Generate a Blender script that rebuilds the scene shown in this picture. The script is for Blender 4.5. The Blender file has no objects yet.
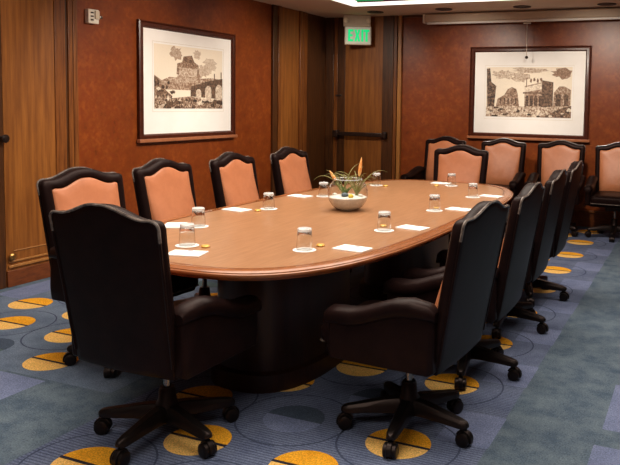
import bpy, bmesh, math, random
from mathutils import Matrix, Vector
random.seed(7)
PI = math.pi
scene = bpy.context.scene
COL = scene.collection
H = 1.45                        # eye height

# ------------------------------------------------------------------ helpers
def lin(c):
    return tuple(((v/255)/12.92 if v/255 <= .04045 else ((v/255+.055)/1.055)**2.4) for v in c) + (1,)

def link(o, parent=None):
    COL.objects.link(o)
    if parent: o.parent = parent
    return o

def build(name, bm, mat, parent=None, smooth=True, bevel=0, seg=2, sub=0, angle=40):
    me = bpy.data.meshes.new(name)
    bmesh.ops.recalc_face_normals(bm, faces=bm.faces)
    bm.to_mesh(me); bm.free()
    for m in (mat if isinstance(mat, list) else [mat]): me.materials.append(m)
    o = bpy.data.objects.new(name, me)
    link(o, parent)
    if bevel:
        md = o.modifiers.new('bevel', 'BEVEL'); md.width = bevel; md.segments = seg; md.limit_method = 'ANGLE'
    if sub:
        md = o.modifiers.new('sub', 'SUBSURF'); md.levels = sub; md.render_levels = sub
    if smooth:
        me.polygons.foreach_set('use_smooth', [True]*len(me.polygons))
        if not sub:
            try: me.set_sharp_from_angle(angle=math.radians(angle))
            except Exception: pass
    return o

def structure(o): o['kind'] = 'structure'; return o

def tag(o, label, cat, group=None):
    o['label'] = label; o['category'] = cat
    if group: o['group'] = group
    return o

def thing(name, label, cat, loc=(0,0,0), rz=0, group=None):
    o = bpy.data.objects.new(name, None); link(o)
    o.empty_display_size = .1
    o.location = loc; o.rotation_euler = (0,0,rz)
    return tag(o, label, cat, group)

def dup(root, loc, rz, label, leg_turn=None):
    r = root.copy(); COL.objects.link(r)
    r.location = loc; r.rotation_euler = (0,0,rz); r['label'] = label
    k = 0
    for ch in list(root.children):
        c = ch.copy(); COL.objects.link(c); c.parent = r
        if leg_turn is not None and ch.name.split('.')[0] == 'leg':
            c.rotation_euler = (0,0,leg_turn - rz + k*2*PI/5); k += 1
        for g in list(ch.children):
            d = g.copy(); COL.objects.link(d); d.parent = c
    return r

def box(bm, x0,x1,y0,y1,z0,z1, m=None):
    P = [(x,y,z) for z in (z0,z1) for x,y in ((x0,y0),(x1,y0),(x1,y1),(x0,y1))]
    v = [bm.verts.new(m @ Vector(p) if m else p) for p in P]
    for f in ((3,2,1,0),(4,5,6,7),(0,1,5,4),(1,2,6,5),(2,3,7,6),(3,0,4,7)): bm.faces.new([v[i] for i in f])
    return bm

def bx(*a, m=None): return box(bmesh.new(), *a, m=m)

def rings(bm, loops, cap0=True, cap1=True, closed=True):
    """bridge a list of equal length point loops"""
    R = [[bm.verts.new(p) for p in L] for L in loops]
    n = len(R[0])
    for a, b in zip(R, R[1:]):
        for i in range(n if closed else n-1):
            j = (i+1) % n
            bm.faces.new((a[i], a[j], b[j], b[i]))
    if cap0: bm.faces.new(list(reversed(R[0])))
    if cap1: bm.faces.new(R[-1])
    return bm

def lathe(prof, n=28, c=(0,0,0), bm=None, cap0=True, cap1=True):
    bm = bm or bmesh.new()
    L = [[(c[0]+r*math.cos(2*PI*i/n), c[1]+r*math.sin(2*PI*i/n), c[2]+z) for i in range(n)] for r, z in prof]
    return rings(bm, L, cap0, cap1)

def tube(pts, rad, n=8, bm=None, closed=False, flat=1.0):
    bm = bm or bmesh.new()
    pts = [Vector(p) for p in pts]; N = len(pts); loops = []
    if not hasattr(rad, '__len__'): rad = [rad]*N
    up = None
    for i, p in enumerate(pts):
        a = pts[i-1] if (i or closed) else pts[0]; b = pts[(i+1) % N] if (i < N-1 or closed) else pts[-1]
        t = (b-a).normalized()
        if up is None:
            up = t.orthogonal().normalized()
        up = (up - t*up.dot(t)).normalized(); s = t.cross(up)
        loops.append([p + (up*math.cos(2*PI*k/n)*flat + s*math.sin(2*PI*k/n))*rad[i] for k in range(n)])
    if closed:
        R = [[bm.verts.new(p) for p in L] for L in loops]
        for i in range(N):
            A, B = R[i], R[(i+1) % N]
            for k in range(n):
                bm.faces.new((A[k], A[(k+1)%n], B[(k+1)%n], B[k]))
        return bm
    return rings(bm, loops)

def smoothstep(x):
    x = max(0, min(1, x)); return x*x*(3-2*x)

# ------------------------------------------------------------------ materials
def mat(name, col, rough=.5, metal=0, var=None, var_scale=8, stretch=(1,1,1), bump=0, bump_scale=80,
        emit=None, estr=0, coat=0, trans=0, ior=1.45, spec=.5, var_lo=.35, var_hi=.65, detail=6, col2=None, sc2=3):
    m = bpy.data.materials.new(name); m.use_nodes = True
    nt = m.node_tree; b = nt.nodes['Principled BSDF']
    b.inputs['Base Color'].default_value = lin(col)
    b.inputs['Roughness'].default_value = rough; b.inputs['Metallic'].default_value = metal
    b.inputs['Coat Weight'].default_value = coat; b.inputs['Coat Roughness'].default_value = .12
    b.inputs['Transmission Weight'].default_value = trans; b.inputs['IOR'].default_value = ior
    b.inputs['Specular IOR Level'].default_value = spec
    if emit:
        b.inputs['Emission Color'].default_value = lin(emit); b.inputs['Emission Strength'].default_value = estr
    N = nt.nodes.new; K = nt.links.new
    tc = N('ShaderNodeTexCoord')
    mp = N('ShaderNodeMapping'); mp.inputs['Scale'].default_value = stretch
    K(tc.outputs['Object'], mp.inputs['Vector'])
    if var:
        nz = N('ShaderNodeTexNoise'); nz.inputs['Scale'].default_value = var_scale; nz.inputs['Detail'].default_value = detail
        nz.inputs['Roughness'].default_value = .65
        K(mp.outputs[0], nz.inputs['Vector'])
        rp = N('ShaderNodeValToRGB')
        rp.color_ramp.elements[0].position = var_lo; rp.color_ramp.elements[0].color = lin(col)
        rp.color_ramp.elements[1].position = var_hi; rp.color_ramp.elements[1].color = lin(var)
        K(nz.outputs['Fac'], rp.inputs['Fac'])
        src = rp.outputs['Color']
        if col2:
            n2 = N('ShaderNodeTexNoise'); n2.inputs['Scale'].default_value = sc2; n2.inputs['Detail'].default_value = 3
            K(tc.outputs['Object'], n2.inputs['Vector'])
            r2 = N('ShaderNodeValToRGB'); r2.color_ramp.elements[0].position = .4; r2.color_ramp.elements[1].position = .65
            K(n2.outputs['Fac'], r2.inputs['Fac'])
            mx = N('ShaderNodeMix'); mx.data_type = 'RGBA'
            K(r2.outputs['Color'], mx.inputs['Factor']); K(src, mx.inputs['A']); mx.inputs['B'].default_value = lin(col2)
            src = mx.outputs['Result']
        K(src, b.inputs['Base Color'])
    if bump:
        n3 = N('ShaderNodeTexNoise'); n3.inputs['Scale'].default_value = bump_scale; n3.inputs['Detail'].default_value = 3
        K(mp.outputs[0], n3.inputs['Vector'])
        bp = N('ShaderNodeBump'); bp.inputs['Strength'].default_value = bump; bp.inputs['Distance'].default_value = .004
        K(n3.outputs['Fac'], bp.inputs['Height']); K(bp.outputs[0], b.inputs['Normal'])
    return m

M = {}
M['wood'] = mat('panel_wood', (112,63,23), .42, var=(150,92,38), var_scale=5, stretch=(6,6,.35), bump=.15, bump_scale=30, detail=8)
M['wood_dark'] = mat('dark_wood', (56,30,12), .4, var=(84,48,20), var_scale=5, stretch=(9,9,.6), bump=.1, bump_scale=30)
M['wood_trim'] = mat('trim_wood', (92,48,20), .35, var=(132,78,34), var_scale=5, stretch=(9,9,.6))
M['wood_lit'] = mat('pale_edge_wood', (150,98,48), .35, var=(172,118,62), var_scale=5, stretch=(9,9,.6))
M['base_wood'] = mat('base_wood', (96,48,22), .4, var=(124,66,30), var_scale=6, stretch=(2,2,9))
M['burl'] = mat('burl_veneer', (98,40,12), .36, var=(146,74,26), var_scale=9, stretch=(1,1,1), detail=12, col2=(118,50,16), sc2=28, var_lo=.3, var_hi=.72)
M['ceiling'] = mat('ceiling_paint', (226,200,176), .8, var=(230,206,182), var_scale=3)
M['tray'] = mat('tray_ceiling', (205,190,170), .8, var=(210,196,178), var_scale=3)
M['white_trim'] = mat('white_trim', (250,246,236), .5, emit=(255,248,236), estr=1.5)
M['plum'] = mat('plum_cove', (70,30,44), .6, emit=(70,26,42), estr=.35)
M['green_cove'] = mat('green_cove', (30,120,70), .6, emit=(20,130,70), estr=.6)
M['leather'] = mat('black_leather', (20,11,11), .38, var=(28,16,15), var_scale=14, bump=.15, bump_scale=160, spec=.13)
M['piping'] = mat('glare_worn_piping', (128,116,108), .25, var=(70,60,56), var_scale=30)  # paler than the leather: some wear, and glare put into the colour
M['tan'] = mat('tan_leather', (174,106,70), .42, var=(190,120,82), var_scale=6, bump=.12, bump_scale=160)
M['black_plastic'] = mat('black_plastic', (12,10,10), .38, var=(17,15,15), var_scale=20, spec=.4)
M['chrome'] = mat('steel_column', (150,145,140), .25, metal=1, var=(120,116,112), var_scale=20)
M['table'] = mat('table_veneer', (142,99,66), .3, var=(162,118,84), var_scale=7, stretch=(10,.8,1), bump=.03, bump_scale=60, detail=8, spec=.55)
M['table_edge'] = mat('table_edge_wood', (128,74,38), .25, var=(146,88,48), var_scale=6, stretch=(2,2,2), coat=.3)
M['table_line'] = mat('table_inlay', (92,50,26), .3, var=(104,58,30), var_scale=10)
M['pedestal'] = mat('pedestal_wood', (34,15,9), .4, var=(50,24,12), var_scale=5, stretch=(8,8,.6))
M['paper'] = mat('white_paper', (240,238,234), .6, var=(246,244,240), var_scale=6)
M['ink'] = mat('blue_ink', (60,70,110), .6, var=(70,84,130), var_scale=40)
M['glass'] = mat('clear_glass', (250,252,252), .02, trans=1, ior=1.45)
M['gold_foil'] = mat('gold_foil', (214,160,70), .35, var=(232,190,104), var_scale=60, metal=.3)
M['sand'] = mat('white_sand', (232,228,218), .9, var=(210,202,190), var_scale=120, bump=.4, bump_scale=200)
M['leaf'] = mat('green_leaf', (104,124,56), .5, var=(70,96,44), var_scale=30)
M['leaf_pale'] = mat('olive_leaf', (142,140,84), .5, var=(112,110,58), var_scale=30)
M['flower'] = mat('orange_bract', (240,150,70), .5, var=(252,206,140), var_scale=40)
M['pebble'] = mat('grey_pebble', (110,122,128), .5, var=(78,90,98), var_scale=30)
M['pebble_y'] = mat('yellow_pebble', (220,190,50), .5, var=(236,206,80), var_scale=30)
M['frame'] = mat('mahogany_frame', (58,24,14), .3, var=(84,38,22), var_scale=8, stretch=(4,4,4))
M['frame_lip'] = mat('frame_lip', (150,92,60), .3, var=(170,108,76), var_scale=8)
M['mat_board'] = mat('mat_board', (246,241,236), .7, var=(250,246,242), var_scale=4)
M['white_plastic'] = mat('white_plastic', (226,216,200), .5, var=(232,222,208), var_scale=10)
M['beige_metal'] = mat('beige_metal', (214,198,176), .5, var=(204,188,166), var_scale=10)
M['exit_face'] = mat('exit_face', (206,200,182), .5, emit=(235,240,220), estr=.14)
M['exit_green'] = mat('exit_green', (10,150,90), .5, emit=(0,215,125), estr=.95)
M['lamp'] = mat('lamp_lens', (240,225,200), .2, var=(222,204,176), var_scale=30)
M['screen_case'] = mat('screen_case', (196,172,146), .5, var=(204,180,156), var_scale=6)
M['screen_bar'] = mat('screen_bar', (244,238,228), .5, var=(248,243,235), var_scale=6)
M['brass'] = mat('brass', (190,150,90), .3, metal=1, var=(160,120,66), var_scale=40)
M['dark_metal'] = mat('dark_metal', (38,26,22), .35, metal=.3, var=(52,36,30), var_scale=20)
M['dark_hole'] = mat('dark_baffle', (46,24,16), .6, var=(60,32,22), var_scale=20)
M['cord'] = mat('white_cord', (220,200,180), .6, var=(200,180,160), var_scale=30)

for k_ in ('leather', 'black_plastic'): M[k_].node_tree.nodes['Principled BSDF'].inputs['Specular Tint'].default_value = (1,.74,.68,1)

def carpet(name, a, b, stripes=None, sc=5, fine=140):
    m = bpy.data.materials.new(name); m.use_nodes = True
    nt = m.node_tree; bs = nt.nodes['Principled BSDF']; N = nt.nodes.new; K = nt.links.new
    bs.inputs['Roughness'].default_value = .95; bs.inputs['Specular IOR Level'].default_value = .15
    tc = N('ShaderNodeTexCoord')
    n1 = N('ShaderNodeTexNoise'); n1.inputs['Scale'].default_value = sc; n1.inputs['Detail'].default_value = 8; n1.inputs['Roughness'].default_value = .7
    K(tc.outputs['Object'], n1.inputs['Vector'])
    r1 = N('ShaderNodeValToRGB'); r1.color_ramp.elements[0].position = .36; r1.color_ramp.elements[1].position = .64
    r1.color_ramp.elements[0].color = lin(a); r1.color_ramp.elements[1].color = lin(b)
    K(n1.outputs['Fac'], r1.inputs['Fac'])
    n2 = N('ShaderNodeTexNoise'); n2.inputs['Scale'].default_value = fine; n2.inputs['Detail'].default_value = 2
    K(tc.outputs['Object'], n2.inputs['Vector'])
    r2 = N('ShaderNodeValToRGB'); r2.color_ramp.elements[0].position = .3; r2.color_ramp.elements[1].position = .7
    r2.color_ramp.elements[0].color = (.6,.6,.6,1); r2.color_ramp.elements[1].color = (1.22,1.22,1.22,1)
    K(n2.outputs['Fac'], r2.inputs['Fac'])
    mx = N('ShaderNodeMix'); mx.data_type = 'RGBA'; mx.blend_type = 'MULTIPLY'; mx.inputs['Factor'].default_value = 1
    K(r1.outputs['Color'], mx.inputs['A']); K(r2.outputs['Color'], mx.inputs['B'])
    src = mx.outputs['Result']
    if stripes:
        w = N('ShaderNodeTexWave'); w.wave_type = 'BANDS'; w.bands_direction = 'Y'
        w.inputs['Scale'].default_value = stripes; w.inputs['Distortion'].default_value = .4; w.inputs['Detail'].default_value = 1
        K(tc.outputs['Object'], w.inputs['Vector'])
        r3 = N('ShaderNodeValToRGB'); r3.color_ramp.elements[0].position = .25; r3.color_ramp.elements[1].position = .5
        r3.color_ramp.elements[0].color = (.62,.62,.66,1); r3.color_ramp.elements[1].color = (1.06,1.06,1.06,1)
        K(w.outputs['Fac'], r3.inputs['Fac'])
        m2 = N('ShaderNodeMix'); m2.data_type = 'RGBA'; m2.blend_type = 'MULTIPLY'; m2.inputs['Factor'].default_value = 1
        K(src, m2.inputs['A']); K(r3.outputs['Color'], m2.inputs['B']); src = m2.outputs['Result']
    K(src, bs.inputs['Base Color'])
    bp = N('ShaderNodeBump'); bp.inputs['Strength'].default_value = .4; bp.inputs['Distance'].default_value = .004
    K(n2.outputs['Fac'], bp.inputs['Height']); K(bp.outputs[0], bs.inputs['Normal'])
    return m

C_TEAL = carpet('carpet_teal', (74,90,108), (106,120,132), sc=7)
C_LAV = carpet('carpet_lavender', (92,102,130), (114,124,150), stripes=17)
C_LAVP = carpet('carpet_pale_lavender', (104,114,146), (124,134,166))
C_BLUE = carpet('carpet_slate_blue', (90,104,126), (114,128,148))
C_DARK = carpet('carpet_dark_slate', (62,74,92), (76,88,106))
C_GOLD = carpet('carpet_gold', (230,156,34), (244,174,48), sc=9)
C_PALE = carpet('carpet_pale_gold', (242,188,100), (250,202,120), sc=9)
C_LINE = carpet('carpet_line', (44,40,48), (54,50,58))
C_RING = carpet('carpet_ring', (60,68,92), (72,80,104))
C_GRN = carpet('carpet_moss', (74,92,96), (86,104,104))

# ------------------------------------------------------------------ room
WL, WB, WR, WF, CZ = -4.83, 8.87, 3.6, -3.2, 2.62

def make_floor():
    bm = bmesh.new(); mats = [C_TEAL, C_LAV, C_LAVP, C_BLUE, C_DARK, C_GOLD, C_PALE, C_LINE, C_GRN, C_RING]
    def poly(pts, z, mi):
        f = bm.faces.new([bm.verts.new((x, y, z)) for x, y in pts]); f.material_index = mi
    def rect(x0, x1, y0, y1, z, mi): poly([(x0,y0),(x1,y0),(x1,y1),(x0,y1)], z, mi)
    box(bm, WL-.1, WR+.1, WF-.1, WB+.1, -.06, 0)
    rect(-2.47, -.77, WF, 8.75, .0005, 1)              # field below the table
    rect(-4.62, -2.62, 2.62, 8.75, .0005, 3)             # slate-blue field along the left wall
    rect(-4.62, -3.0, 1.1, 2.62, .0004, 3) if False else None
    rect(-3.62, -3.03, 2.33, 2.60, .0007, 2)
    for k in range(9):                                   # pale squares along the right edge of the field
        y = 3.02 + k*.72
        rect(-1.0, -.765, y-.16, y+.16, .0007, 2)
    rect(-1.0, -.765, 2.3, 2.55, .0007, 2)
    rect(-.345, .35, 3.26, 3.83, .0006, 2); rect(-.36, .35, 2.55, 3.09, .0006, 2)
    rect(-.2, .5, 1.2, 1.8, .0006, 2); rect(-.1, .6, 6.2, 6.6, .0006, 3)
    rect(-4.72, -4.45, 3.62, 5.2, .0007, 2)
    def disc(x, y, r, up, lo, z=.0012):
        n = 26
        a = [(x+r*math.cos(PI*i/n), y+r*math.sin(PI*i/n)) for i in range(n+1)]
        b = [(x+r*math.cos(PI+PI*i/n), y+r*math.sin(PI+PI*i/n)) for i in range(n+1)]
        poly(a, z, up); poly(b, z, lo)
        if up == 5: rect(x-r*1.02, x+r*1.02, y-.009, y+.009, z+.0005, 7)
    def ring(x, y, r, w=.0045, z=.0009):
        n = 64
        for i in range(n):
            a, b = 2*PI*i/n, 2*PI*(i+1)/n
            poly([(x+(r-w)*math.cos(a), y+(r-w)*math.sin(a)), (x+(r+w)*math.cos(a), y+(r+w)*math.sin(a)),
                  (x+(r+w)*math.cos(b), y+(r+w)*math.sin(b)), (x+(r-w)*math.cos(b), y+(r-w)*math.sin(b))], z, 9)
    R = .1415
    for i in range(0, 13):
        x = -4.29 + .2633*i
        for m in range(-9, 16):
            if (i+m) % 2: continue
            y = 3.57 - .0085*i + .36*m
            if i <= 5:
                if not (2.7 < y < 8.6): continue
                gold = (i, m) in ((0,0),(1,-1),(2,0),(3,-1),(4,-2)) or (y > 4.0 and (i+2*m) % 3 != 0)
                if i == 5: gold = False
            elif i <= 7:
                continue
            else:
                if not (-2.5 < y < 8.62): continue
                gold = not ((i, m) in ((10,-2),(11,-1)) or (i < 12 and y < 1.9 and (i+m) % 4 == 0))
            if gold: disc(x, y, R, 5, 6)
            else: disc(x, y, R, 4, 2 if i > 7 else 8)
            if i in (8, 10, 12) or (i < 6 and i % 2): ring(x, y, .265)
    o = build('floor', bm, mats, smooth=False); structure(o)
make_floor()

def wall(name, a, m): return structure(build(name, bx(*a), m, smooth=False))
wall('wall_left', (WL-.12, WL, WF, WB, 0, CZ), M['burl'])
wall('wall_back', (WL-.12, WR+.12, WB, WB+.12, 0, CZ), M['burl'])
wall('wall_right', (WR, WR+.12, WF, WB, 0, CZ), M['burl'])
wall('wall_front', (WL-.12, WR+.12, WF-.12, WF, 0, CZ), M['burl'])

# ceiling: soffit ring round a raised tray
TX0, TX1, TY0, TY1, TZ = -3.9, 2.8, -2.4, 7.85, 3.0
def make_ceiling():
    bm = bmesh.new()
    out = [(WL-.12, WF-.12), (WR+.12, WF-.12), (WR+.12, WB+.12), (WL-.12, WB+.12)]
    inn = [(TX0, TY0), (TX1, TY0), (TX1, TY1), (TX0, TY1)]
    lo = [bm.verts.new((x, y, CZ)) for x, y in out]; li = [bm.verts.new((x, y, CZ)) for x, y in inn]
    hi = [bm.verts.new((x, y, TZ)) for x, y in inn]; ho = [bm.verts.new((x, y, TZ)) for x, y in out]
    for i in range(4):
        j = (i+1) % 4
        bm.faces.new((lo[i], lo[j], li[j], li[i])).material_index = 0
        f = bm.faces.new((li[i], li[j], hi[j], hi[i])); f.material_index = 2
        bm.faces.new((lo[i], lo[j], ho[j], ho[i])).material_index = 0
    bm.faces.new(hi).material_index = 1
    structure(build('ceiling', bm, [M['ceiling'], M['tray'], M['plum']], smooth=False))
make_ceiling()
# white moulding round the edge of the tray, and the coloured cove light at its left
def edge_trim(name, a, m): return structure(build(name, bx(*a), m, smooth=False))
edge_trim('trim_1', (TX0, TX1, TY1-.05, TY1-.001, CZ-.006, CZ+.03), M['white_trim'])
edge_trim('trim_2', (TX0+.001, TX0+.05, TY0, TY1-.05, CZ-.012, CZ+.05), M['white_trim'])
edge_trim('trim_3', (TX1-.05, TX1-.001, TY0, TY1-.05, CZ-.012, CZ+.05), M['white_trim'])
edge_trim('trim_4', (TX0+.001, TX0+.012, TY1-.9, TY1-.06, CZ+.055, CZ+.16), M['green_cove'])
edge_trim('trim_23', (TX0+.02, TX0+.38, TY1-.014, TY1-.003, CZ+.052, CZ+.16), M['green_cove'])

# left wall joinery
def panel_run(name, x0, x1, y0, y1, z0, z1, m): return structure(build(name, bx(x0,x1,y0,y1,z0,z1), m, bevel=.004))
panel_run('trim_5', WL, WL+.03, 4.265, 4.37, 0, CZ, M['wood_trim'])
panel_run('trim_6', WL, WL+.02, 4.37, 4.395, 0, CZ, M['wood_dark'])
panel_run('trim_7', WL, WL+.035, 4.395, 4.44, 0, CZ, M['wood_trim'])
panel_run('trim_8', WL, WL+.03, 4.45, 4.495, 0, CZ, M['wood_trim'])
# far left panelled door
d = build('door_2', bx(WL, WL+.02, 3.795, 4.265, .0, CZ), M['wood']); structure(d)
def rail(nm, y0, y1, z0, z1, m, dx=.032): build(nm, bx(WL+.018, WL+dx, y0, y1, z0, z1), m, d, bevel=.003)
rail('bottom_rail', 3.795, 4.265, .0, .125, M['base_wood'], .036)
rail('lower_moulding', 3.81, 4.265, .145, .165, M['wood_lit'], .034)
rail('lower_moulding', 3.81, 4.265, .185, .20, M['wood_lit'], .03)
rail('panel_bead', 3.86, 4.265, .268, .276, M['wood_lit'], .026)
build('knob', lathe([(.0,0),(.012,0),(.012,.012),(.026,.018),(.03,.03),(.024,.04),(.008,.046)], 20), M['brass'], d)
k = [o for o in d.children if o.name.startswith('knob')][0]
k.rotation_euler = (0, PI/2, 0); k.location = (WL+.018, 3.83, .235)
# next leaf, with its handle, cut by the edge of the photograph
d3 = build('door_3', bx(WL, WL+.03, 2.9, 3.785, 0, CZ), M['wood_dark'], bevel=.003); structure(d3)
hd = build('door_handle', lathe([(.0,0),(.02,0),(.018,.03),(.03,.04),(.032,.055),(.02,.068),(.004,.07)], 20), M['dark_metal'], d3)
hd.rotation_euler = (0, PI/2, 0); hd.location = (WL+.028, 3.765, 1.14)
panel_run('trim_9', WL, WL+.03, WF+.01, 2.9, 0, CZ, M['wood'])
# pilaster and corner panels
panel_run('trim_10', WL, WL+.03, 7.46, 7.56, 0, CZ, M['wood_dark'])
panel_run('trim_11', WL, WL+.045, 7.56, 7.62, 0, CZ, M['wood_trim'])
panel_run('trim_12', WL, WL+.02, 7.62, 8.07, 0, CZ, M['wood'])
panel_run('trim_13', WL, WL+.045, 8.07, 8.14, 0, CZ, M['wood_trim'])
panel_run('trim_14', WL, WL+.035, 8.16, 8.27, 0, CZ, M['wood_trim'])
panel_run('trim_15', WL, WL+.012, 8.27, 8.80, 0, CZ, M['wood_dark'])
structure(build('baseboard_left', bx(WL, WL+.018, 4.50, 7.45, 0, .18), M['base_wood'], bevel=.003))

# back wall joinery with the exit door
y = WB
panel_run('trim_16', WL+.001, -4.70, y-.05, y, 0, CZ, M['wood_dark'])
panel_run('trim_17', -4.70, -4.645, y-.035, y, 0, CZ, M['wood_trim'])
panel_run('trim_18', -3.865, -3.80, y-.05, y, 0, CZ, M['wood_dark'])
panel_run('trim_19', -3.80, -3.755, y-.04, y, 0, CZ, M['wood_trim'])
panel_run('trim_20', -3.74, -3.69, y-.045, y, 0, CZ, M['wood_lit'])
dr = build('door_1', bx(-4.645, -3.865, y-.02, y, 0, CZ), M['wood']); structure(dr)
build('door_stile', bx(-4.645, -4.53, y-.032, y-.018, 0, CZ), M['wood_dark'], dr, bevel=.003)
build('door_stile', bx(-3.965, -3.866, y-.032, y-.018, 0, CZ), M['wood_dark'], dr, bevel=.003)
build('panic_bar', bx(-4.645, -3.90, y-.10, y-.06, 1.0, 1.055), M['dark_metal'], dr, bevel=.008)
build('bar_housing', bx(-4.675, -4.60, y-.115, y-.03, .98, 1.075), M['dark_metal'], dr, bevel=.01)
build('bar_housing', bx(-3.93, -3.875, y-.105, y-.03, .985, 1.07), M['dark_metal'], dr, bevel=.01)
build('latch', bx(-4.665, -4.58, y-.045, y-.03, 1.545, 1.565), M['chrome'], dr, bevel=.002)
structure(build('baseboard_back', bx(-3.68, WR, y-.02, y, 0, .2), M['base_wood'], bevel=.004))
structure(build('trim_21', bx(-3.68, WR, y-.032, y-.018, .17, .2), M['wood_trim'], bevel=.004))
structure(build('shade_strip', bx(-3.69, WR, y-.03, y, CZ-.03, CZ), M['wood_dark'], bevel=.004))  # dark strip stands in for the shadow where wall meets ceiling

# ------------------------------------------------------------------ ceiling lights in the soffit
def downlight(x, y, label):
    t = thing('ceiling_light', label, 'ceiling light', (x, y, CZ), 0, 'recessed lights in the soffit')
    build('trim_ring', lathe([(.105,.0),(.105,-.008),(.085,-.01),(.08,.0)], 28, cap0=False, cap1=False), M['dark_hole'], t)
    build('baffle', lathe([(.086,-.006),(.05,-.003),(.02,-.002)], 28, cap0=False), M['dark_hole'], t)
    return t
downlight(-3.89, 8.42, 'dark recessed ceiling light just right of the exit sign, nearest the corner')
downlight(-2.95, 8.38, 'dark recessed ceiling light above the left end of the screen case')
downlight(-1.99, 8.42, 'dark recessed ceiling light above the pull cord of the screen')
downlight(-1.03, 8.46, 'dark recessed ceiling light at the far right of the photo, above the screen case')

# ------------------------------------------------------------------ exit sign
ex = thing('exit_sign', 'emergency exit sign with two lamp heads over the corner door', 'exit sign', (-4.27, 8.68, CZ), math.radians(28)); ex.scale = (.92, .92, .96)
build('lamp_housing', bx(-.205,.19,-.06,.05,-.16,-.002), M['beige_metal'], ex, bevel=.012)
build('sign_box', bx(-.185,.20,-.045,.035,-.41,-.155), M['beige_metal'], ex, bevel=.006)
build('sign_face', bx(-.172,.187,-.049,-.043,-.398,-.168), M['exit_face'], ex)
def letter(ch, x, w, hgt, z):
    bm = bmesh.new(); s = .031; yb, yf = -.0525, -.0475
    if ch == 'E':
        pts = [(0,0),(w,0),(w,s),(s,s),(s,hgt/2-s/2),(w*.85,hgt/2-s/2),(w*.85,hgt/2+s/2),(s,hgt/2+s/2),(s,hgt-s),(w,hgt-s),(w,hgt),(0,hgt)]
    elif ch == 'I': pts = [(0,0),(s,0),(s,hgt),(0,hgt)]
    elif ch == 'T': pts = [(w/2-s/2,0),(w/2+s/2,0),(w/2+s/2,hgt-s),(w,hgt-s),(w,hgt),(0,hgt),(0,hgt-s),(w/2-s/2,hgt-s)]
    else:
        c = s*.62
        pts = [(0,0),(c*1.7,0),(w/2,hgt/2-c*1.3),(w-c*1.7,0),(w,0),(w/2+c,hgt/2),(w,hgt),(w-c*1.7,hgt),(w/2,hgt/2+c*1.3),(c*1.7,hgt),(0,hgt),(w/2-c,hgt/2)]
    rings(bm, [[(x+px, yy, z+pz) for px, pz in pts] for yy in (yf, yb)])
    build('letter', bm, M['exit_green'], ex, smooth=False)
letter('E', -.135, .075, .165, -.365); letter('X', -.045, .085, .165, -.365); letter('I', .055, .026, .165, -.365); letter('T', .092, .078, .165, -.365)
for sx in (-.17, .155):
    l = build('lamp_head', lathe([(.0,.0),(.022,.0),(.034,.02),(.036,.045),(.03,.05),(.004,.053)], 20), M['lamp'], ex)
    l.rotation_euler = (PI/2, 0, 0); l.location = (sx, -.058, -.085)

# ------------------------------------------------------------------ projection screen
ps = thing('projection_screen', 'rolled-up projection screen in a pale case along the back wall top', 'projection screen', (-1.2, 8.74, 2.48))
build('case', bx(-2.12, 2.2, -.05, .06, .02, .125), M['screen_case'], ps, bevel=.02, seg=3)
build('bottom_bar', bx(-2.09, 2.17, -.035, -.005, -.005, .022), M['screen_bar'], ps, bevel=.006)
build('end_cap', bx(-2.145, -2.115, -.055, .065, .01, .13), M['white_plastic'], ps, bevel=.01)
build('pull_cord', tube([(-.79,-.03,0),(-.79,-.03,-.20),(-.785,-.03,-.42)], .004, 6), M['cord'], ps)
build('cord_hook', bx(-.835,-.745,-.036,-.02,-.03,-.012), M['white_plastic'], ps, bevel=.003)
cb = build('cord_ball', lathe([(.002,-.02),(.016,-.012),(.02,0),(.014,.014),(.003,.02)], 14), M['dark_metal'], ps)
cb.location = (-.785, -.03, -.435)

# ------------------------------------------------------------------ thermostat box
th_ = thing('wall_thermostat', 'small white wall control box high on the left wall', 'thermostat', (WL, 4.665, 2.145))
build('housing', bx(.0,.045,-.065,.05,-.06,.06), M['white_plastic'], th_, bevel=.006)
build('dial', bx(.048,.058,.0,.045,-.02,.05), M['beige_metal'], th_, bevel=.003)
build('switch', bx(.048,.06,.05,.075,-.012,.012), M['chrome'], th_, bevel=.003)
for dz in (.03, 0, -.03): build('marking', bx(.0495,.0512,-.045,-.015,dz-.006,dz+.006), M['dark_metal'], th_)

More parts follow.
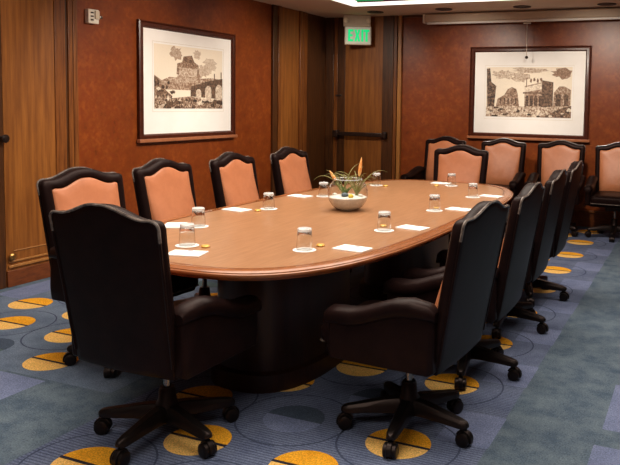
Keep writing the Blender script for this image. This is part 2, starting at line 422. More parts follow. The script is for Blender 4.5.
# ------------------------------------------------------------------ framed prints
def print_mat(name, seed):
    m = bpy.data.materials.new(name); m.use_nodes = True
    nt = m.node_tree; b = nt.nodes['Principled BSDF']; N = nt.nodes.new; K = nt.links.new
    b.inputs['Roughness'].default_value = .6
    tc = N('ShaderNodeTexCoord'); mp = N('ShaderNodeMapping'); mp.inputs['Location'].default_value = (seed, seed*.7, seed*.3)
    K(tc.outputs['Object'], mp.inputs['Vector'])
    n1 = N('ShaderNodeTexNoise'); n1.inputs['Scale'].default_value = 46; n1.inputs['Detail'].default_value = 10; n1.inputs['Roughness'].default_value = .8
    K(mp.outputs[0], n1.inputs['Vector'])
    at = N('ShaderNodeAttribute'); at.attribute_name = 'tone'
    # tone + (noise-.5)*contrast
    sb = N('ShaderNodeMath'); sb.operation = 'SUBTRACT'; K(n1.outputs['Fac'], sb.inputs[0]); sb.inputs[1].default_value = .5
    at2 = N('ShaderNodeAttribute'); at2.attribute_name = 'grain'
    ml = N('ShaderNodeMath'); ml.operation = 'MULTIPLY'; K(sb.outputs[0], ml.inputs[0]); K(at2.outputs['Fac'], ml.inputs[1])
    m9 = N('ShaderNodeMath'); m9.operation = 'MULTIPLY'; K(ml.outputs[0], m9.inputs[0]); m9.inputs[1].default_value = 2.6; ml = m9
    ad = N('ShaderNodeMath'); ad.operation = 'ADD'; K(at.outputs['Fac'], ad.inputs[0]); K(ml.outputs[0], ad.inputs[1])
    rp = N('ShaderNodeValToRGB'); e = rp.color_ramp.elements
    e[0].position = .08; e[0].color = lin((40,26,20)); e[1].position = .92; e[1].color = lin((240,226,206))
    x = rp.color_ramp.elements.new(.5); x.color = lin((150,116,92))
    K(ad.outputs[0], rp.inputs['Fac']); K(rp.outputs['Color'], b.inputs['Base Color'])
    return m
PRINT_A, PRINT_B = print_mat('etching_a', 3.1), print_mat('etching_b', 9.7)

class Print:
    """a flat picture: tone polygons in (u,v) 0..1, all in one mesh"""
    def __init__(s, w, h): s.w, s.h, s.F, s.z = w, h, [], 0
    def add(s, pts, tone, grain=.6):
        s.F.append((pts, tone, grain, s.z)); s.z += .00006
    def rect(s, u0, u1, v0, v1, tone, grain=.6): s.add([(u0,v0),(u1,v0),(u1,v1),(u0,v1)], tone, grain)
    def arch(s, u, w, v0, v1, tone, grain=.5):
        r = w/2; asp = s.w/s.h; n = 10
        s.add([(u-r, v0)] + [(u+r, v0)] + [(u+r*math.cos(PI*i/n), v1+r*asp*math.sin(PI*i/n)) for i in range(n+1)], tone, grain)
    def blob(s, u, v, ru, rv, tone, grain, rnd, n=22, rough=.35):
        s.add([(u+ru*(1+rough*rnd.uniform(-1,1))*math.cos(2*PI*i/n), v+rv*(1+rough*rnd.uniform(-1,1))*math.sin(2*PI*i/n)) for i in range(n)], tone, grain)
    def build(s, name, m, parent):
        bm = bmesh.new(); lt = bm.faces.layers.float.new('tone'); lg = bm.faces.layers.float.new('grain')
        for pts, t, g, z in s.F:
            pts = [(min(1,max(0,u)), min(1,max(0,v))) for u, v in pts]
            f = bm.faces.new([bm.verts.new(((u-.5)*s.w, -z, (v-.5)*s.h)) for u, v in pts]); f[lt] = t; f[lg] = g
        me = bpy.data.meshes.new(name); bm.to_mesh(me); bm.free(); me.materials.append(m)
        o = bpy.data.objects.new(name, me); link(o, parent); return o

def picture(label, loc, rz, W, Hh, iw, ih, ioff, pr, pm):
    t = thing('framed_print', label, 'picture', loc, rz, 'framed etchings on the walls')
    # frame: mitred loop profile swept round the rectangle
    prof = [(0,0),(0,-.03),(.012,-.036),(.02,-.026),(.034,-.03),(.05,-.034),(.062,-.022),(.068,-.012)]
    bm = bmesh.new(); L = []
    for ins, yy in prof:
        w, h = W/2-ins, Hh/2-ins
        L.append([(-w,yy,-h),(w,yy,-h),(w,yy,h),(-w,yy,h)])
    rings(bm, L, False, False)
    build('frame', bm, M['frame'], t, angle=20)
    build('frame_lip', bx(-W/2-.015, W/2+.015, -.05, -.004, -Hh/2-.012, -Hh/2+.022), M['frame_lip'], t, bevel=.006)
    build('mat_board', bx(-W/2+.06, W/2-.06, -.014, -.004, -Hh/2+.06, Hh/2-.06), M['mat_board'], t, smooth=False)
    o = pr.build('print', pm, t); o.location = (ioff[0], -.0155, ioff[1])
    g = build('plate_line', tube([(ioff[0]-iw/2-.02,-.0148,ioff[1]-ih/2-.03),(ioff[0]+iw/2+.02,-.0148,ioff[1]-ih/2-.03),(ioff[0]+iw/2+.02,-.0148,ioff[1]+ih/2+.02),(ioff[0]-iw/2-.02,-.0148,ioff[1]+ih/2+.02)], .0016, 4, closed=True), M['beige_metal'], t)
    return t

rn = random.Random(4)
# generic ruins with an arched causeway
A = Print(1.06, .62)
A.rect(0,1,0,1,.93,.12)
for u,v,ru,rv,t_ in ((.3,.88,.08,.1,.62),(.8,.75,.1,.12,.72),(.6,.9,.06,.08,.7),(.7,.62,.08,.1,.66)): A.blob(u,v,ru,rv,t_,.35,rn)
A.add([(.02,.35),(.0,.52),(.1,.44),(.2,.5),(.3,.48),(.34,.62),(.62,.62),(.66,.5),(.8,.52),(1,.5),(1,.3),(0,.3)], .55, .9)
A.add([(.3,.55),(.31,.72),(.38,.75),(.4,.84),(.52,.87),(.56,.76),(.62,.72),(.63,.52)], .42, .9)
A.rect(.34,.60,.52,.66,.66,.7); A.rect(.41,.45,.76,.83,.25,.5); A.rect(.48,.52,.74,.8,.25,.5)
A.rect(.2,.6,.42,.5,.62,.7); A.rect(.2,.58,.34,.42,.5,.8)
A.add([(.5,.2),(.5,.36),(.75,.46),(1,.52),(1,.16)], .22, .6)
for u, w, v1 in ((.62,.08,.26),(.77,.1,.3),(.94,.11,.32)): A.arch(u, w, .14, v1, .72, .6)
A.rect(.86,.875,.48,.6,.25,.3); A.rect(.97,.985,.52,.63,.25,.3)
A.add([(0,0),(0,.5),(.06,.46),(.14,.3),(.24,.2),(.2,0)], .4, 1.3)
A.add([(0,0),(0,.2),(.2,.16),(.5,.2),(.8,.12),(1,.16),(1,0)], .45, 1.6)
for k in range(26): A.blob(rn.uniform(.02,.98), rn.uniform(.0,.16), rn.uniform(.02,.06), rn.uniform(.015,.045), rn.choice((.1,.2,.85,.75)), .7, rn)
for k in range(10): A.blob(rn.uniform(.0,.25), rn.uniform(.15,.42), rn.uniform(.01,.035), rn.uniform(.02,.05), rn.choice((.12,.2,.85)), .7, rn)
picture('framed sepia etching with arched causeway hanging on the left wall', (WL+.004, 5.945, 1.62), PI/2, 1.49, 1.13, 1.06, .62, (-.005, .055), A, PRINT_A)
# generic street of columned buildings
B = Print(1.07, .62); rn = random.Random(11)
B.rect(0,1,0,1,.92,.16)
for u,v,ru,rv,t_ in ((.2,.85,.14,.08,.7),(.4,.8,.1,.1,.66),(.9,.88,.12,.1,.45),(.5,.94,.2,.05,.66)): B.blob(u,v,ru,rv,t_,.6,rn)
B.add([(.02,0),(.0,.97),(.04,.98),(.06,.7),(.12,.62),(.1,.2),(.1,0)], .22, 1.1)
B.add([(.12,.2),(.14,.36),(.22,.44),(.26,.56),(.31,.6),(.36,.56),(.38,.46),(.4,.2)], .46, 1.0)
for k in range(5): B.rect(.17+k*.045,.185+k*.045,.26,.38,.2,.5)
B.add([(.46,.2),(.46,.62),(.66,.7),(.66,.2)], .52, .8); B.add([(.66,.16),(.66,.74),(.79,.7),(.79,.16)], .24, .7)
B.add([(.46,.5),(.46,.6),(.66,.68),(.66,.56)], .8, .5)
B.rect(.44,.68,.47,.5,.3,.4); B.rect(.475,.485,.6,.78,.35,.3)
for k in range(4): B.arch(.49+k*.052, .036, .22, .4, .2, .6)
for k in range(4): B.blob(.53+k*.04, .73+.02*(k%2), .012, .04, .35, .5, rn)
B.add([(.79,.15),(.8,.5),(.86,.62),(.92,.62),(.99,.55),(.99,.15)], .5, 1.0)
B.arch(.85,.06,.2,.42,.2,.6); B.arch(.94,.05,.2,.42,.25,.6)
B.add([(0,0),(0,.2),(.3,.22),(.6,.2),(1,.24),(1,0)], .62, 1.2)
B.add([(.66,0),(.9,.2),(1,.24),(1,0)], .3, 1.1)
for k in range(30): B.blob(rn.uniform(.02,.98), rn.uniform(.0,.2), rn.uniform(.008,.04), rn.uniform(.01,.035), rn.choice((.1,.2,.8,.85)), .7, rn)
picture('framed sepia etching of columned buildings centred on the back wall', (-1.985, WB-.004, 1.615), 0, 1.51, 1.15, 1.07, .62, (.0, .01), B, PRINT_B)

# ------------------------------------------------------------------ table
TCX, TCY, TA, TB, TN = -2.09, 4.29, .81, 1.93, 3.4
def sup(a, b, n=TN, N=128, cx=0, cy=0, z=0):
    out = []
    for i in range(N):
        t = 2*PI*i/N; c, s = math.cos(t), math.sin(t)
        out.append((cx+a*math.copysign(abs(c)**(2/n), c), cy+b*math.copysign(abs(s)**(2/n), s), z))
    return out
tb = thing('conference_table', 'long rounded wooden conference table on two drum pedestals', 'table', (TCX, TCY, 0))
L = [sup(TA-i, TB-i, z=z) for i, z in ((.078,.72),(.078,.75),(.3,.75),(.55,.75),(.72,.75))]
build('tabletop', rings(bmesh.new(), L, False, True), M['table'], tb)
L = [sup(TA-i, TB-i, z=z) for i, z in ((.078,.72),(.078,.7505),(.066,.7505),(.066,.72))]
build('inlay_line', rings(bmesh.new(), L, False, False), M['table_line'], tb)
L = [sup(TA-i, TB-i, z=z) for i, z in ((.066,.72),(.066,.752),(.03,.7525),(.016,.750),(.009,.746),(.009,.743),(.0,.740),(-.001,.734),(.001,.728),(.008,.722),(.014,.719),(.018,.712),(.03,.709),(.06,.709))]
build('edge_moulding', rings(bmesh.new(), L, False, False), M['table_edge'], tb, angle=60)
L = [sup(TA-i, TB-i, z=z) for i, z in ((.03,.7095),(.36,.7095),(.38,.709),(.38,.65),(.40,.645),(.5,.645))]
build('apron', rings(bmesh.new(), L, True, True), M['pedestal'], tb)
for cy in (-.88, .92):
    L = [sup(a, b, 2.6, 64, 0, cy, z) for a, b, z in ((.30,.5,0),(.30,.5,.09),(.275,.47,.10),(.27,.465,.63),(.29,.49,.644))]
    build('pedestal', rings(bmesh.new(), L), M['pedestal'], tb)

# ------------------------------------------------------------------ executive chair
HB, HT, ZB, ZT = .252, .276, 0.0, .640       # half widths at bottom and top, heights along the back
def top_profile(u):                          # u = |x|/halfwidth
    return .046*(1-smoothstep((u-.06)/.70)) + .006*smoothstep((u-.8)/.2)
def outline(ins, N=20):
    """camel-back outline of the backrest in (x, z'), counter-clockwise, inset by ins"""
    pts = []
    hb, ht = HB-ins, HT-ins; zb = ZB+ins; r = .03 if ins < .03 else .012
    def hw(z): return hb + (ht-hb)*(z-zb)/(ZT-zb)
    for i in range(8): pts.append((-hb + 2*hb*i/7, zb))
    for i in range(1, 12): z = zb + (ZT-ins-r-zb)*i/12; pts.append((hw(z), z))
    htt = hw(ZT-ins)
    for i in range(4):
        a = PI/2*i/3.999; pts.append((htt-r+r*math.cos(a), ZT-ins-r+r*math.sin(a)))
    for i in range(1, N*2):
        u = 1 - i/N; x = (htt-r)*u
        pts.append((x, ZT-ins+top_profile(abs(x)/htt)))
    for i in range(4):
        a = PI/2 + PI/2*i/3.999; pts.append((-htt+r+r*math.cos(a), ZT-ins-r+r*math.sin(a)))
    for i in range(11, 0, -1): z = zb + (ZT-ins-r-zb)*i/12; pts.append((-hw(z), z))
    return pts
LEAN = math.radians(10)
def back_pt(x, z, yy):
    yy = yy*.54 + .014*(1-(x/.29)**2)*(-1 if yy < 0 else .2)     # gently wrapped rear
    return (x, -.259 + yy*math.cos(LEAN) - z*math.sin(LEAN), .375 + z*math.cos(LEAN) + yy*math.sin(LEAN)*(1-1.3*z/ZT))
def back_loops(spec): return [[back_pt(x, z, yy) for x, z in outline(ins)] for ins, yy in spec]

def panel_loops(spec):
    out = []
    for k, (ins, yy) in enumerate(spec):
        g = (0, .35, .8, 1, 1.1, 1.15)[k]           # lumbar padding swells toward the seat
        out.append([back_pt(x, z, yy + .085*g*smoothstep((z-.02)/.16)*(1-smoothstep((z-.18)/.38))) for x, z in outline(ins)])
    return out

def arm_bm(s):
    bm = bmesh.new(); L = []
    ctr = [(-.29,.655),(-.265,.670),(-.18,.678),(-.11,.668),(-.04,.643),(.03,.617),(.09,.603),(.15,.602),(.192,.600),(.214,.590),(.225,.573)]
    siz = [.55,.85,1,1,1,1,1,1,.95,.8,.45]
    for (yy, zt), k in zip(ctr, siz):
        w, h = .052*k, .040*k
        L.append([(s*(.268 + w*math.copysign(abs(math.cos(2*PI*i/18))**.8, math.cos(2*PI*i/18))), yy, zt-.042 + h*math.copysign(abs(math.sin(2*PI*i/18))**.8, math.sin(2*PI*i/18))) for i in range(18)])
    return rings(bm, L)
def side_bm(s):
    # upholstered panel below the arm, following its curve
    ys = [-.285,-.265,-.18,-.11,-.04,.03,.09,.15,.19,.204]
    zt = [.625,.635,.638,.626,.602,.578,.566,.567,.562,.555]
    bm = bmesh.new(); L = []
    for i, (yy, z1) in enumerate(zip(ys, zt)):
        e = .012 if i in (0, len(ys)-1) else 0
        x0, x1 = .236+e, .298-e
        L.append([(s*x0, yy, .375+e), (s*x1, yy, .375+e), (s*(x1+.006), yy, .44), (s*x1, yy, z1), (s*x0, yy, z1)])
    return rings(bm, L)
def cushion_bm():
    bm = bmesh.new(); L = []
    def rr(hx, y0, y1, r, z):
        out = []
        for cx, cy, a0 in ((hx-r, y1-r, 0), (-hx+r, y1-r, PI/2), (-hx+r, y0+r, PI), (hx-r, y0+r, 3*PI/2)):
            for i in range(6):
                a = a0 + PI/2*i/5; out.append((cx+r*math.cos(a), cy+r*math.sin(a), z))
        return out
    for ins, z in ((.02,.405),(.004,.412),(.0,.43),(.0,.465),(.006,.482),(.022,.495),(.06,.503),(.13,.508),(.2,.509)):
        L.append(rr(.234-ins, -.262+ins*.5, .295-ins, .045 if ins < .05 else .03, z))
    return rings(bm, L)

def make_chair(label):
    t = thing('executive_chair', label, 'chair', (0,0,0), 0, 'leather executive chairs')
    build('backrest', rings(bmesh.new(), back_loops([(.20,-.048),(.10,-.05),(.03,-.05),(.008,-.048),(.0,-.040),(.0,.022),(.008,.038),(.020,.048),(.034,.049),(.047,.04),(.052,.022)])), M['leather'], t, angle=75)
    build('backrest_panel', rings(bmesh.new(), panel_loops([(.049,.02),(.051,.036),(.062,.046),(.10,.053),(.15,.058),(.20,.060)]), False), M['tan'], t, angle=75)
    o = outline(.001)
    cut = ZT - .05
    build('side_piping', tube([back_pt(x, z, -.046) for x, z in o if x > 0 and .02 < z < cut], .006, 6), M['leather'], t)
    build('side_piping', tube([back_pt(x, z, -.046) for x, z in o if x < 0 and .02 < z < cut], .006, 6), M['leather'], t)
    build('top_piping', tube([back_pt(x, z, -.046) for x, z in o if z > cut-.05], .0062, 6), M['piping'], t)['label'] = 'worn piping along the top, glare painted in pale'  # light glare on the top edge painted as a paler piping
    for s in (-1, 1):
        build('armrest', arm_bm(s), M['leather'], t)
        build('side_panel', side_bm(s), M['leather'], t, bevel=.006)
    c = build('seat_cushion', cushion_bm(), M['leather'], t)
    build('seat_piping', tube([(-.228,.26,.414),(-.215,.285,.413),(-.18,.294,.413),(0,.296,.413),(.18,.294,.413),(.215,.285,.413),(.228,.26,.414)], .005, 6), M['piping'], c)
    build('seat_rail', bx(-.236,.236,-.27,.25,.372,.404), M['leather'], t, bevel=.01)
    build('tilt_mechanism', bx(-.09,.09,-.13,.12,.32,.373), M['black_plastic'], t, bevel=.012)
    build('gas_column', lathe([(.045,.07),(.05,.09),(.05,.145),(.038,.165),(.034,.21),(.03,.215),(.03,.22)], 20), M['black_plastic'], t)
    build('column_rod', lathe([(.016,.2),(.016,.33)], 16), M['chrome'], t)
    lb = bmesh.new(); LL = []
    for x, w, z0, z1 in ((.03,.038,.08,.148),(.10,.034,.083,.142),(.19,.029,.08,.126),(.265,.025,.076,.113),(.292,.019,.076,.106),(.302,.009,.082,.097)):
        LL.append([(x,-w,z0),(x,w,z0),(x,w*.95,z0+(z1-z0)*.6),(x,w*.55,z1),(x,-w*.55,z1),(x,-w*.95,z0+(z1-z0)*.6)])
    rings(lb, LL)
    hood = bmesh.new(); rings(hood, [[(.284+r*math.cos(PI*i/8 - .35), yy, .033+r*math.sin(PI*i/8 - .35)) for i in range(9)] + [(.284+(r-.007)*math.cos(PI*i/8 - .35), yy, .033+(r-.007)*math.sin(PI*i/8 - .35)) for i in range(8,-1,-1)] for yy, r in ((-.012,.036),(-.009,.039),(.009,.039),(.012,.036))])
    rings(hood, [[(.272+.009*math.cos(2*PI*i/10), .009*math.sin(2*PI*i/10), z) for i in range(10)] for z in (.06,.09)])
    wh = bmesh.new(); rings(wh, [[(.284+r*math.cos(2*PI*i/20), yy, .031+r*math.sin(2*PI*i/20)) for i in range(20)] for yy, r in ((-.030,.012),(-.0295,.024),(-.026,.0305),(-.011,.031),(-.010,.024),(.010,.024),(.011,.031),(.026,.0305),(.0295,.024),(.030,.012))])
    lo = build('leg', lb, M['black_plastic'], t, bevel=.003); ho = build('caster_hood', hood, M['black_plastic'], lo); wo = build('caster_wheel', wh, M['black_plastic'], lo)
    for k in range(1, 5):
        l = lo.copy(); COL.objects.link(l); l.parent = t; l.rotation_euler = (0,0,2*PI*k/5)
        for g in (ho, wo):
            q = g.copy(); COL.objects.link(q); q.parent = l
    for ch in t.children:
        if ch.name.split('.')[0] not in ('leg', 'gas_column', 'column_rod'): ch.location.y = .045
    return t

R_ = math.radians
chairs = [
 # x, y, facing rz, leg turn (deg), label
 (-2.065, 2.39, R_(-1), 200, 'black leather executive chair in the left foreground, seen from behind at the near table end'),
 (-2.905, 3.03, R_(-93), 226, 'tan-and-black leather chair partly hidden behind the foreground chair, first on the left side'),
 (-2.975, 3.81, R_(-88), 210, 'tan-and-black leather chair second on the left side, below the left framed print'),
 (-2.985, 4.60, R_(-88), 190, 'tan-and-black leather chair third on the left side of the table'),
 (-2.985, 5.42, R_(-90), 205, 'tan-and-black leather chair fourth on the left side, nearest the corner door'),
 (-1.145, 2.90, R_(86), 205, 'black leather chair nearest on the right side, one whole arm in view'),
 (-1.13, 3.69, R_(90), 355, 'black leather chair second on the right side, behind the one showing its arm'),
 (-1.15, 4.56, R_(91), 350, 'black leather chair third on the right side of the table, mostly its rear'),
 (-1.165, 5.36, R_(91), 0, 'black leather chair fourth on the right side, farthest along that side'),
 (-2.17, 6.45, R_(180), 20, 'tan-and-black leather chair at the far end of the table, facing the camera'),
 (-2.99, 8.22, R_(172), 200, 'tan-and-black leather chair by the back wall, leftmost, behind the far end chair'),
 (-2.20, 8.23, R_(180), 215, 'tan-and-black leather chair by the back wall under the left part of the framed print'),
 (-1.495, 8.23, R_(181), 190, 'tan-and-black leather chair by the back wall under the right corner of the framed print'),
 (-.83, 8.24, R_(180), 200, 'tan-and-black leather chair by the back wall at the right photo edge, cut off'),
]
first = make_chair(chairs[0][4])
for k, (x, y, rz, lt, lab) in enumerate(chairs):
    if k == 0:
        first.location = (x, y, 0); first.rotation_euler = (0,0,rz); j = 0
        for ch in first.children:
            if ch.name.split('.')[0] == 'leg':
                ch.rotation_euler = (0,0,R_(lt) - rz + j*2*PI/5); j += 1
    else:
        dup(first, (x, y, 0), rz, lab, R_(lt))

# ------------------------------------------------------------------ things on the table
Z = .7502
def coaster(x, y, label):
    o = build('coaster', lathe([(.052,0),(.0555,.0008),(.0555,.0028),(.052,.0034)], 28), M['paper'])
    o.location = (x, y, Z); tag(o, label, 'coaster', 'white paper coasters'); return o
def tumbler_bm():
    # upside down: mouth below, thick foot above
    out = [(.0385,.0),(.0382,.02),(.036,.06),(.034,.085),(.0335,.0885),(.01,.0885)]
    inn = [(.0372,.0),(.0369,.02),(.0347,.06),(.0325,.082),(.030,.086),(.008,.087)]
    return rings(bmesh.new(), [[(r*math.cos(2*PI*i/24), r*math.sin(2*PI*i/24), z) for i in range(24)] for r, z in list(reversed(inn)) + out])
M['foot'] = mat('frosted_foot', (244,246,246), .15, trans=.55, ior=1.3)
G = [ # x, y, where
 (-2.25, 2.75, 'before the foreground chair at the near table end'),
 (-2.54, 3.2, 'before the first chair on the left side, behind the nearest glass'),
 (-2.57, 3.95, 'before the second chair on the left side'),
 (-2.57, 4.69, 'just left of the glass bowl, partly behind it'),
 (-2.53, 5.55, 'before the fourth chair on the left, beyond the glass bowl'),
 (-1.7, 2.92, 'before the nearest chair on the right, lowest in the photo'),
 (-1.58, 3.58, 'before the second chair on the right side'),
 (-1.59, 4.42, 'before the third chair on the right side'),
 (-1.57, 5.22, 'before the fourth chair on the right side'),
 (-1.96, 5.87, 'before the chair at the far table end'),
]
g0 = None
for x, y, w in G:
    coaster(x, y, 'round white coaster under the glass ' + w.split(',')[0])
    if g0 is None:
        g0 = build('tumbler', tumbler_bm(), M['glass']); tag(g0, '', 'glass', 'upturned tumblers on the table'); o = g0
    else:
        o = g0.copy(); COL.objects.link(o)
    o.location = (x, y, Z+.0036); o['label'] = 'upturned clear tumbler ' + w
    ft = build('foot', lathe([(.031,.0885),(.0338,.0895),(.0342,.1),(.031,.1036),(.01,.1042)], 24), M['foot'], o) if o is g0 else g0.children[0].copy()
    if o is not g0: COL.objects.link(ft); ft.parent = o

def pad(x, y, rz, label):
    t = thing('notepad', label, 'notepad', (x, y, Z), rz, 'white notepads at the seats')
    build('paper_block', bx(-.082,.082,-.056,.056,0,.006), M['paper'], t, bevel=.0008)
    build('printed_mark', bx(-.012,.012,.035,.047,.006,.0064), M['ink'], t)
    return t
p0 = None
for x, y, rz, w in (
 (-2.13, 2.6, 15, 'white notepad beside the nearest glass at the near table end'),
 (-2.67, 3.16, -60, 'white notepad peeking out behind the foreground chair, first on the left'),
 (-2.72, 3.81, -8, 'white notepad before the second chair on the left side'),
 (-2.72, 4.6, -8, 'white notepad before the third chair on the left, left of the bowl'),
 (-1.51, 3.05, -6, 'white notepad before the nearest chair on the right side'),
 (-1.47, 3.73, -10, 'white notepad before the second chair on the right side'),
 (-1.46, 4.55, -8, 'white notepad before the third chair on the right side'),
 (-1.46, 5.34, -8, 'white notepad before the fourth chair on the right side'),
 (-2.1, 6, 0, 'white notepad before the chair at the far table end')):
    if p0 is None: p0 = pad(x, y, R_(rz), w)
    else: dup(p0, (x, y, Z), R_(rz), w)

m0 = None
for x, y, w in (
 (-2.15, 2.76, 'gold-foil mint right of the nearest glass at the near table end'),
 (-2.58, 3.84, 'gold-foil mint beside the glass before the second chair on the left'),
 (-1.68, 3.04, 'gold-foil mint between glass and notepad at the nearest right seat'),
 (-1.64, 3.7, 'gold-foil mint seen through the glass at the second right seat'),
 (-1.61, 4.52, 'gold-foil mint seen through the glass at the third right seat'),
 (-2.43, 5.52, 'gold-foil mint right of the glass beyond the bowl'),
 (-2.07, 5.79, 'gold-foil mint by the glass at the far table end')):
    if m0 is None:
        o = m0 = build('chocolate_mint', lathe([(.012,0),(.02,.002),(.0215,.006),(.018,.011),(.008,.0125)], 18), M['gold_foil']); tag(o, w, 'mint', 'gold-foil mints on the table')
    else:
        o = m0.copy(); COL.objects.link(o); o['label'] = w
    o.location = (x, y, Z)

# ------------------------------------------------------------------ terrarium bowl
def thin_glass(name):
    m = bpy.data.materials.new(name); m.use_nodes = True; nt = m.node_tree; nt.nodes.clear(); N = nt.nodes.new; K = nt.links.new
    out = N('ShaderNodeOutputMaterial'); mx = N('ShaderNodeMixShader'); tr = N('ShaderNodeBsdfTransparent'); gl = N('ShaderNodeBsdfGlossy'); fr = N('ShaderNodeLayerWeight'); pw = N('ShaderNodeMath')
    tr.inputs[0].default_value = (.96,.97,.97,1); gl.inputs['Roughness'].default_value = .03; fr.inputs['Blend'].default_value = .5; pw.operation = 'POWER'; pw.inputs[1].default_value = 3.5; K(fr.outputs['Facing'], pw.inputs[0])
    K(pw.outputs[0], mx.inputs[0]); K(tr.outputs[0], mx.inputs[1]); K(gl.outputs[0], mx.inputs[2]); K(mx.outputs[0], out.inputs[0])
    return m
M['thin_glass'] = thin_glass('thin_bowl_glass')
BX, BY = -2.10, 4.16
bowl = thing('terrarium', 'round clear glass bowl of white sand and orange-flowered air plants, mid table', 'terrarium', (BX, BY, Z))
ro = [(.045,.002),(.07,.006),(.1,.03),(.122,.062),(.132,.10),(.130,.137),(.116,.172),(.098,.196),(.092,.205)]
ri = [(r-.002, z+.002) for r, z in ro]
build('glass_bowl', rings(bmesh.new(), [[(r*math.cos(2*PI*i/36), r*math.sin(2*PI*i/36), z) for i in range(36)] for r, z in [(.004,.002)]+ro+list(reversed(ri))+[(.004,.004)]]), M['thin_glass'], bowl)
build('rim', tube([(.0915*math.cos(2*PI*i/36), .0915*math.sin(2*PI*i/36), .2055) for i in range(36)], .0028, 8, closed=True), M['foot'], bowl)
build('sand', lathe([(.042,.007),(.067,.0105),(.0965,.034),(.1185,.066),(.127,.088),(.1,.096),(.05,.104),(.01,.098)], 36), M['sand'], bowl)
def leaf(base, az, el, ln, w, droop, bm=None):
    pts = []; rad = []; p = Vector(base); n = 10
    for i in range(n):
        f = i/(n-1); e = el - droop*f*f
        pts.append(tuple(p)); rad.append(max(.0005, w*math.sin(PI*(.25+.75*f))**.8 if f < .99 else .0005))
        p = p + Vector((math.cos(az)*math.cos(e), math.sin(az)*math.cos(e), math.sin(e)))*(ln/(n-1))
    return tube(pts, rad, 6, bm=bm)
def air_plant(label, off, nl, tall, seed, fl_dir, fl_len, ml, el0=.95, el1=1.4, st=.09):
    r_ = random.Random(seed); bm = bmesh.new()
    lathe([(.004,-.004),(.012,.0),(.013,.008),(.006,.014)], 12, bm=bm)
    for k in range(nl):
        leaf((0,0,.004), 2*PI*k/nl + r_.uniform(-.3,.3), r_.uniform(el0,el1), tall*r_.uniform(.65,1.1), .003, r_.uniform(1.0,2.6), bm=bm)
    o = build('air_plant', bm, M[ml], bowl); o.location = (off[0], off[1], .098); o['label'] = label
    if fl_len:
        az, el = fl_dir
        P0 = Vector((0,0,.01)); D = Vector((math.cos(az)*math.cos(el), math.sin(az)*math.cos(el), math.sin(el)))
        build('flower_stem', tube([P0, P0+D*(st+.01)], .004, 6), M['leaf_pale'], o)
        n = 8
        build('flower', tube([P0+D*(st+fl_len*i/(n-1)) for i in range(n)], [.006,.013,.0155,.0145,.013,.010,.007,.001], 10, flat=.75), M['flower'], o)
air_plant('air plant with a tall upright orange flower', (.06, .01), 12, .27, 3, (R_(-8), R_(82)), .125, 'leaf_pale', st=.122)
air_plant('air plant with a leaning orange flower', (-.04, .01), 12, .24, 5, (R_(195), R_(58)), .08, 'leaf_pale', st=.095)
air_plant('short green leafy plant', (.0, -.03), 16, .10, 8, None, 0, 'leaf')
def stone(x, y, z, r, m, label, sq=.7):
    bm = bmesh.new(); bmesh.ops.create_icosphere(bm, subdivisions=2, radius=r)
    for v in bm.verts: v.co = Vector((v.co.x*(1+.15*math.sin(v.co.y*120)), v.co.y, v.co.z*sq))
    o = build('pebble', bm, M[m], bowl); o.location = (x, y, z); o['label'] = label
stone(.012, -.07, .108, .024, 'pebble', 'grey-blue stone')
stone(.058, -.075, .104, .017, 'pebble_y', 'yellow stone', .9)
stone(-.08, -.03, .102, .017, 'sand', 'white stone at the left')
stone(.09, .0, .102, .017, 'sand', 'white stone at the right')

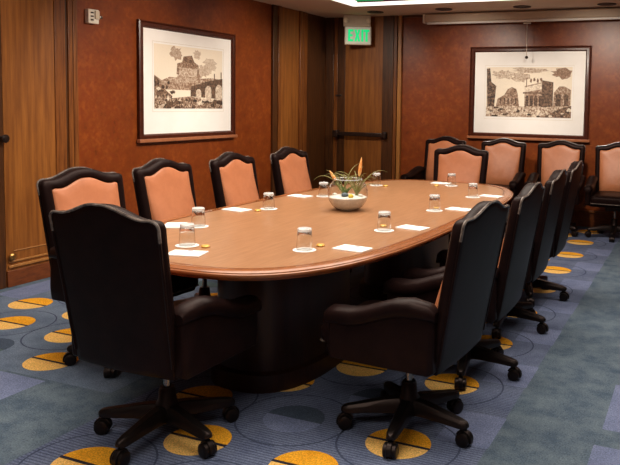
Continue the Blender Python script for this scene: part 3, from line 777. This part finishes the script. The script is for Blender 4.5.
# ------------------------------------------------------------------ lights
def area(name, loc, sx, sy, power, col=(1,.86,.70), spread=150, rot=(0,0,0)):
    l = bpy.data.lights.new(name, 'AREA'); l.shape = 'RECTANGLE'; l.size = sx; l.size_y = sy; l.energy = power; l.color = col
    l.spread = R_(spread)
    o = bpy.data.objects.new(name, l); link(o); o.location = loc; o.rotation_euler = rot; return o
WARM = (1,.90,.78)
for k, yy in enumerate((-.6, 2.3, 5.2)):
    area('tray_light', (-.9, yy, 2.95), 2.6, 1.6, 62, WARM, spread=150)
area('tray_light', (-2.6, 4.1, 2.95), 1.6, 4.2, 84, WARM, spread=130)
area('added_fill', (-.3, -2.9, 1.7), 4.0, 1.6, 5, (1,.92,.84), spread=170, rot=(-PI/2, 0, 0))  # fill light added behind the camera, no fixture there
def spot(loc, tgt, power, size=70, blend=.8, col=(1,.89,.75), rad=.08):
    l = bpy.data.lights.new('unseen_wall_spot', 'SPOT'); l.energy = power; l.spot_size = R_(size); l.spot_blend = blend; l.color = col; l.shadow_soft_size = rad
    o = bpy.data.objects.new('unseen_wall_spot', l); link(o); o.location = loc
    o.rotation_euler = (Vector(tgt)-Vector(loc)).to_track_quat('-Z', 'Y').to_euler(); return o
for yy, p in ((3.6, 130), (5.2, 210), (6.8, 190), (8.1, 110)): spot((-2.6, yy, 2.56), (WL, yy, 1.35), p, 64, 1)  # unseen spots; first and last added to brighten the left end and corner
for xx, p in ((-4.2, 85), (-2.7, 185), (-1.2, 185), (.4, 140)): spot((xx, 6.7, 2.56), (xx, WB, 1.38), p, 64, 1)  # unseen spots; the leftmost is added to lift the dark corner
w = bpy.data.worlds.new('world'); scene.world = w; w.use_nodes = True
w.node_tree.nodes['Background'].inputs[0].default_value = (1,.86,.72,1); w.node_tree.nodes['Background'].inputs[1].default_value = .12

# ------------------------------------------------------------------ camera
cd = bpy.data.cameras.new('camera'); cam = bpy.data.objects.new('camera', cd); link(cam)
F, YAW, PIT, ROL, CX, CY = 715.68, .3986, .0727, -.0181, 397.57, 156.09
cy_, sy_, cp, sp, cr, sr = math.cos(YAW), math.sin(YAW), math.cos(PIT), math.sin(PIT), math.cos(ROL), math.sin(ROL)
fwd = Vector((-sy_*cp, cy_*cp, -sp)); right = Vector((cy_, sy_, 0)); down = fwd.cross(right)
r2 = right*cr + down*sr; d2 = down*cr - right*sr
mw = Matrix(((r2.x, -d2.x, -fwd.x, 0), (r2.y, -d2.y, -fwd.y, 0), (r2.z, -d2.z, -fwd.z, H), (0,0,0,1)))
cam.matrix_world = mw
cd.sensor_width = 36; cd.lens = F/620*36; cd.shift_x = -(CX-310)/620; cd.shift_y = -(232.5-CY)/620
cd.clip_start = .05
scene.camera = cam
scene.view_settings.view_transform = 'Standard'
scene.view_settings.look = 'None'
scene.view_settings.exposure = 0
